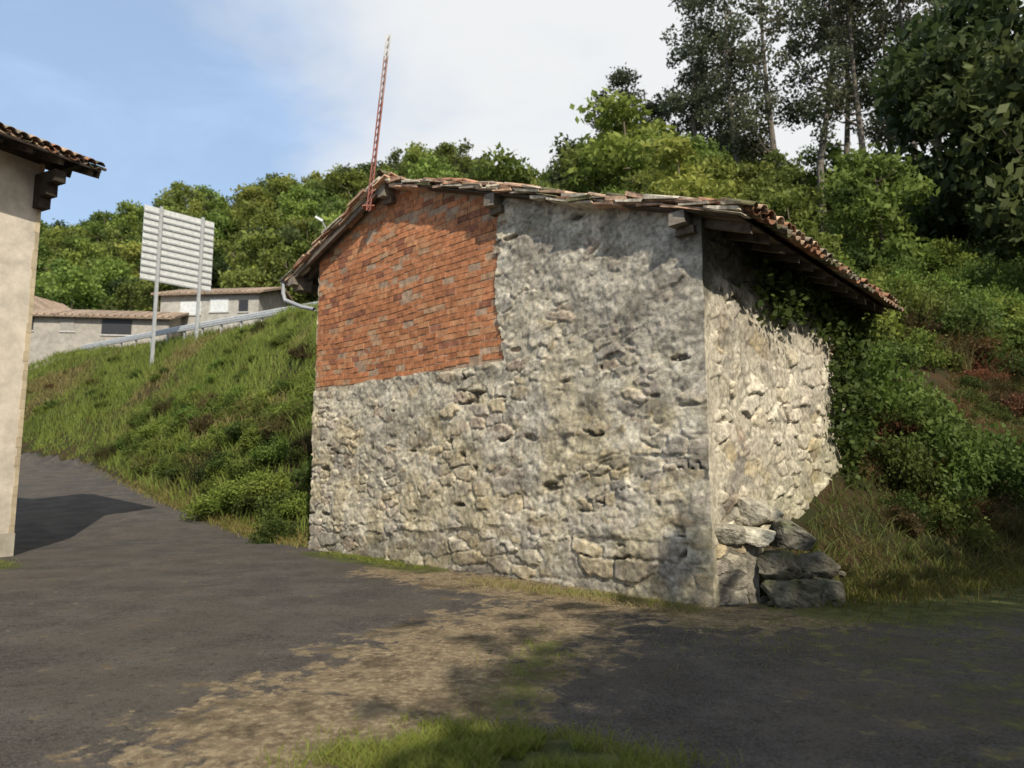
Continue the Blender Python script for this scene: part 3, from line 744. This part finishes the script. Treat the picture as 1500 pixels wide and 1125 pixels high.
for i,(ra,y,zt,c) in enumerate(((.155,76,47,4.2),(.21,80,46,3.6),(.275,70,54,4.8),(.33,66,57,5.2),(.385,64,58,5.2),(.45,62,58,4.8),(.515,60,56,5.2),(.59,58,56,5.4),(.66,52,52,5.0),(.30,78,54,4.5),(.49,70,62,5.2),(.555,66,60,5.2),(.62,64,60,5.4))):
    euc(ra,y,zt,300+i,c)
def conif(x,y,h,seed):
    r2=np.random.default_rng(seed);A_=Acc();V_,F_=tube([(0,0,-.3),(0,0,h)],[h*.02,.02],6);A_.put(V_,F_,(.1,.08,.06))
    cs=[];rs=[]
    for i in range(26):
        f=i/26;z=h*(.12+.86*f);R=(1-f)*h*.2
        th=r2.uniform(0,6.3);cs.append([math.cos(th)*R*.6,math.sin(th)*R*.6,z]);rs.append(max(.25,R*.6))
    crown(A_,cs,rs,3000,.3,(.012,.025,.012),(.035,.06,.025),r2,.2,.5)
    o=A_.out('conifer_tree',M_leaf);o.location=(x,y,float(H(x,y))-.2)
conif(7.0,88,13.5,1);conif(9.2,90,14.5,2);conif(5.2,92,12.5,3)
def shade(x,y,h,cr,seed,nl=15000):
    me=tree_mesh('oak_tree',h,cr,seed,nl,.62,g0,g1,low=.22,ncl=50,crf=.52,tr=.03)
    o=bpy.data.objects.new('oak_tree',me);sc.collection.objects.link(o);o.location=(x,y,0)
shade(7.6,-6.1,10.2,5.3,501,20000);shade(15.0,-1.4,11.5,5.4,502);shade(3.9,-8.4,8.0,3.8,503);shade(11.8,-5.8,10.5,5.0,504);shade(18,1.6,12,4.8,505);shade(6.5,-9.5,9.5,4.2,506)
# ivy
a=Acc();n=14000
q=r.uniform(.6,Q+.6,n);z=r.uniform(1.0,4.75,n)
dens=ss(z+ (fbm(q*1.3,z*1.3,401)-.5)*1.3,3.75,4.5)*ss(q,.8,2.2)+ss(q+(fbm(q*1.1,z*1.1,402)-.5)*1.8,4.5,5.1)
k=r.uniform(0,1,n)<dens*.9
q=q[k];z=z[k];P=W(S,q,z)+RO*(.08+.4*r.uniform(0,1,len(q))**2*fbm(q*2,z*2,404)*1.4)[:,None]
V_,F_=leafquads(P,.11,r=r,asp=.9);f=r.uniform(0,1,len(q))[:,None]
a.put(V_,F_,np.repeat(np.array([.03,.06,.014])*(1-f)+np.array([.10,.15,.033])*f,4,0));a.out('ivy',M_leaf)
# ------------------------------------------------------------ grass
def grass(name,x,y,h,w,lean,c0,c1,extra=None,r=rng):
    P=np.stack([x,y,H(x,y)-.01],1);V_,F_=blades(P,h,w,lean,r)
    f=np.clip(.6*fbm(x*.6,y*.6,55)+.5*r.uniform(0,1,len(x))-.05,0,1)[:,None]
    c=np.array(c0)*(1-f)+np.array(c1)*f
    if extra is not None:
        m=extra[0][:,None];c=c*(1-m)+np.array(extra[1])*m
    add(name,V_,F_,M_grass,None,np.repeat(c,6,0))
n=170000;x=r.uniform(-48,-3,n);y=r.uniform(16,64,n);d=sd(x,y)
rel0=x-L0[0];rel1=y-L0[1];s_=(rel0*NQ[1]-rel1*NQ[0])/det
k=(d>.02)&(d<13)&(s_<-.1)&(x/y>-.80);x=x[k];y=y[k];d=d[k]
dryn=ss(fbm(x*.35,y*.35,66),.54,.70)*.6+r.uniform(0,.14,len(x))
grass('meadow_grass',x,y,.22+.62*fbm(x*.7,y*.7,9)**1.3,.04,.6,(.085,.15,.025),(.24,.31,.058),(np.clip(dryn,0,1),(.27,.20,.09)),r)
n=90000;x=r.uniform(2.8,26,n);y=r.uniform(9,30,n);d=sd(x,y);rel0=x-L0[0];rel1=y-L0[1];s_=(rel0*NQ[1]-rel1*NQ[0])/det
k=(d>-.1)&(d<7)&(x/y<.9)&((s_>S+.15));x=x[k];y=y[k];d=d[k]
gm_=ss(fbm(x*.5,y*.5,67),.52,.62)*.8*(1-ss(d,2.5,5)*.8)
gm_=np.maximum(gm_,ss(-d,-1.5,-.2)*.7)
grass('dry_slope_grass',x,y,.14+.18*fbm(x*.7,y*.7,12),.020,1.5,(.09,.052,.024),(.26,.155,.07),(np.clip(gm_,0,1),(.09,.125,.028)),r)
def patch(pts,n,rad):
    P=np.array(pts,float);i=r.integers(0,len(P)-1,n) if len(P)>1 else np.zeros(n,int)
    t=r.uniform(0,1,n);B=P[np.minimum(i+1,len(P)-1)];A_=P[i]
    return A_[:,0]+(B[:,0]-A_[:,0])*t+r.normal(size=n)*rad,A_[:,1]+(B[:,1]-A_[:,1])*t+r.normal(size=n)*rad
xs=[];ys=[]
for pts,n,rad in (([(-.85,4.05),(-.25,4.3),(.35,4.2)],17000,.22),([(.3,4.15),(1.0,4.05)],2500,.14),([(-.6,4.8),(-.3,4.6)],500,.1),([(-3.7,14.55),(-2.6,13.5),(-1.5,12.3)],3000,.1),
    ([(-9.6,13.1),(-9.0,12.7)],1800,.2),([(.9,9.9),(2.2,8.6)],1100,.1),([(.0,5.4),(.3,6.4),(.2,7.2)],450,.25),([(-.2,10.5),(1,9.6)],500,.12),([(1.5,7),(3,7.6),(4.5,8.2)],900,.5)):
    a_,b_=patch(pts,n,rad);k=(fbm(a_*4,b_*4,71)>.43);xs.append(a_[k]);ys.append(b_[k])
x=np.concatenate(xs);y=np.concatenate(ys)
rel0=x-L0[0];rel1=y-L0[1];q_=(U[0]*rel1-U[1]*rel0)/det;k=(q_<-.05)|(x>3);x=x[k];y=y[k]
grass('yard_grass',x,y,.085,.007,.9,(.09,.15,.022),(.22,.28,.05),(np.clip(r.uniform(-.6,.6,len(x)),0,1),(.28,.23,.1)),r)
Pn=along([(-4.4,15.9),(-6.3,18.0),(-11,23.5),(-20.7,35.4),(-28,40.8)],9000);x=Pn[:,0]+r.normal(size=9000)*.14;y=Pn[:,1]+r.normal(size=9000)*.14
grass('verge_grass',x,y,.2,.02,.8,(.10,.13,.03),(.28,.24,.07),(np.clip(r.uniform(-.5,1,9000),0,1),(.32,.22,.1)),r)
Pn=along([(3.9,9.15),(8.25,11.65),(20,16.8)],12000);x=Pn[:,0]+r.normal(size=12000)*.4;y=Pn[:,1]+r.normal(size=12000)*.4
grass('slope_edge_grass',x,y,.15,.014,.9,(.06,.09,.015),(.14,.17,.03),(np.clip(r.uniform(-.5,.8,12000),0,1),(.2,.14,.06)),r)
a_,b_=patch([(-.6,10.9),(.6,9.9),(2.2,8.4)],2200,.2);rel0=a_-L0[0];rel1=b_-L0[1];q_=(U[0]*rel1-U[1]*rel0)/det;k=q_<-.08
grass('dry_yard_grass',a_[k],b_[k],.10,.008,1.3,(.22,.16,.07),(.38,.3,.15),None,r)
# ------------------------------------------------------------ light
el=math.radians(40);az=math.atan2(.30,-.954)
sv=Vector((math.sin(az)*math.cos(el),math.cos(az)*math.cos(el),math.sin(el)))
ld=bpy.data.lights.new('sun','SUN');ld.energy=4.9;ld.angle=math.radians(.6);ld.color=(1,.92,.78)
lo_=bpy.data.objects.new('sun',ld);sc.collection.objects.link(lo_);lo_.rotation_euler=sv.to_track_quat('Z','Y').to_euler()
w=bpy.data.worlds.new('World');sc.world=w;w.use_nodes=True;nt=w.node_tree;g=N(nt)
bg=nt.nodes['Background'];sk=nt.nodes.new('ShaderNodeTexSky');sk.sky_type='NISHITA';sk.sun_disc=False
sk.sun_elevation=el;sk.sun_rotation=az%(2*math.pi);sk.air_density=1.2;sk.dust_density=1.0
tc=nt.nodes.new('ShaderNodeTexCoord');mp=nt.nodes.new('ShaderNodeMapping');mp.inputs['Scale'].default_value=(1,1,2.2)
g.l(tc.outputs['Generated'],mp.inputs['Vector'])
nz=g.noise(2.1,5,.55,mp.outputs[0],.3);nz2=g.noise(5,5,.6,mp.outputs[0],.6)
sx=nt.nodes.new('ShaderNodeSeparateXYZ');g.l(tc.outputs['Generated'],sx.inputs[0])
bias=g.mapr(sx.outputs[0],-.5,.05,-.18,.32)
cf=g.mapr(g.math('ADD',nz,bias),.36,.80,.04,.95)
thin=g.mix(g.mapr(nz2,.4,.75,.50,.74),sk.outputs[0],(3.3,4.6,6.7))
g.l(g.mix(cf,thin,(6.0,6.05,6.05)),bg.inputs['Color']);bg.inputs['Strength'].default_value=.15
# ------------------------------------------------------------ camera
cd=bpy.data.cameras.new('camera');cam=bpy.data.objects.new('camera',cd);sc.collection.objects.link(cam)
cam.location=(0,0,1.6);cam.rotation_euler=(math.radians(90+7.11),0,0);cd.sensor_width=36;cd.lens=25.2;cd.clip_end=2000
cd.dof.use_dof=True;cd.dof.focus_distance=8.5;cd.dof.aperture_fstop=1.4
sc.camera=cam
sc.view_settings.view_transform='Standard';sc.view_settings.look='None';sc.view_settings.exposure=0
print('instances',cnt,len(bpy.data.objects))
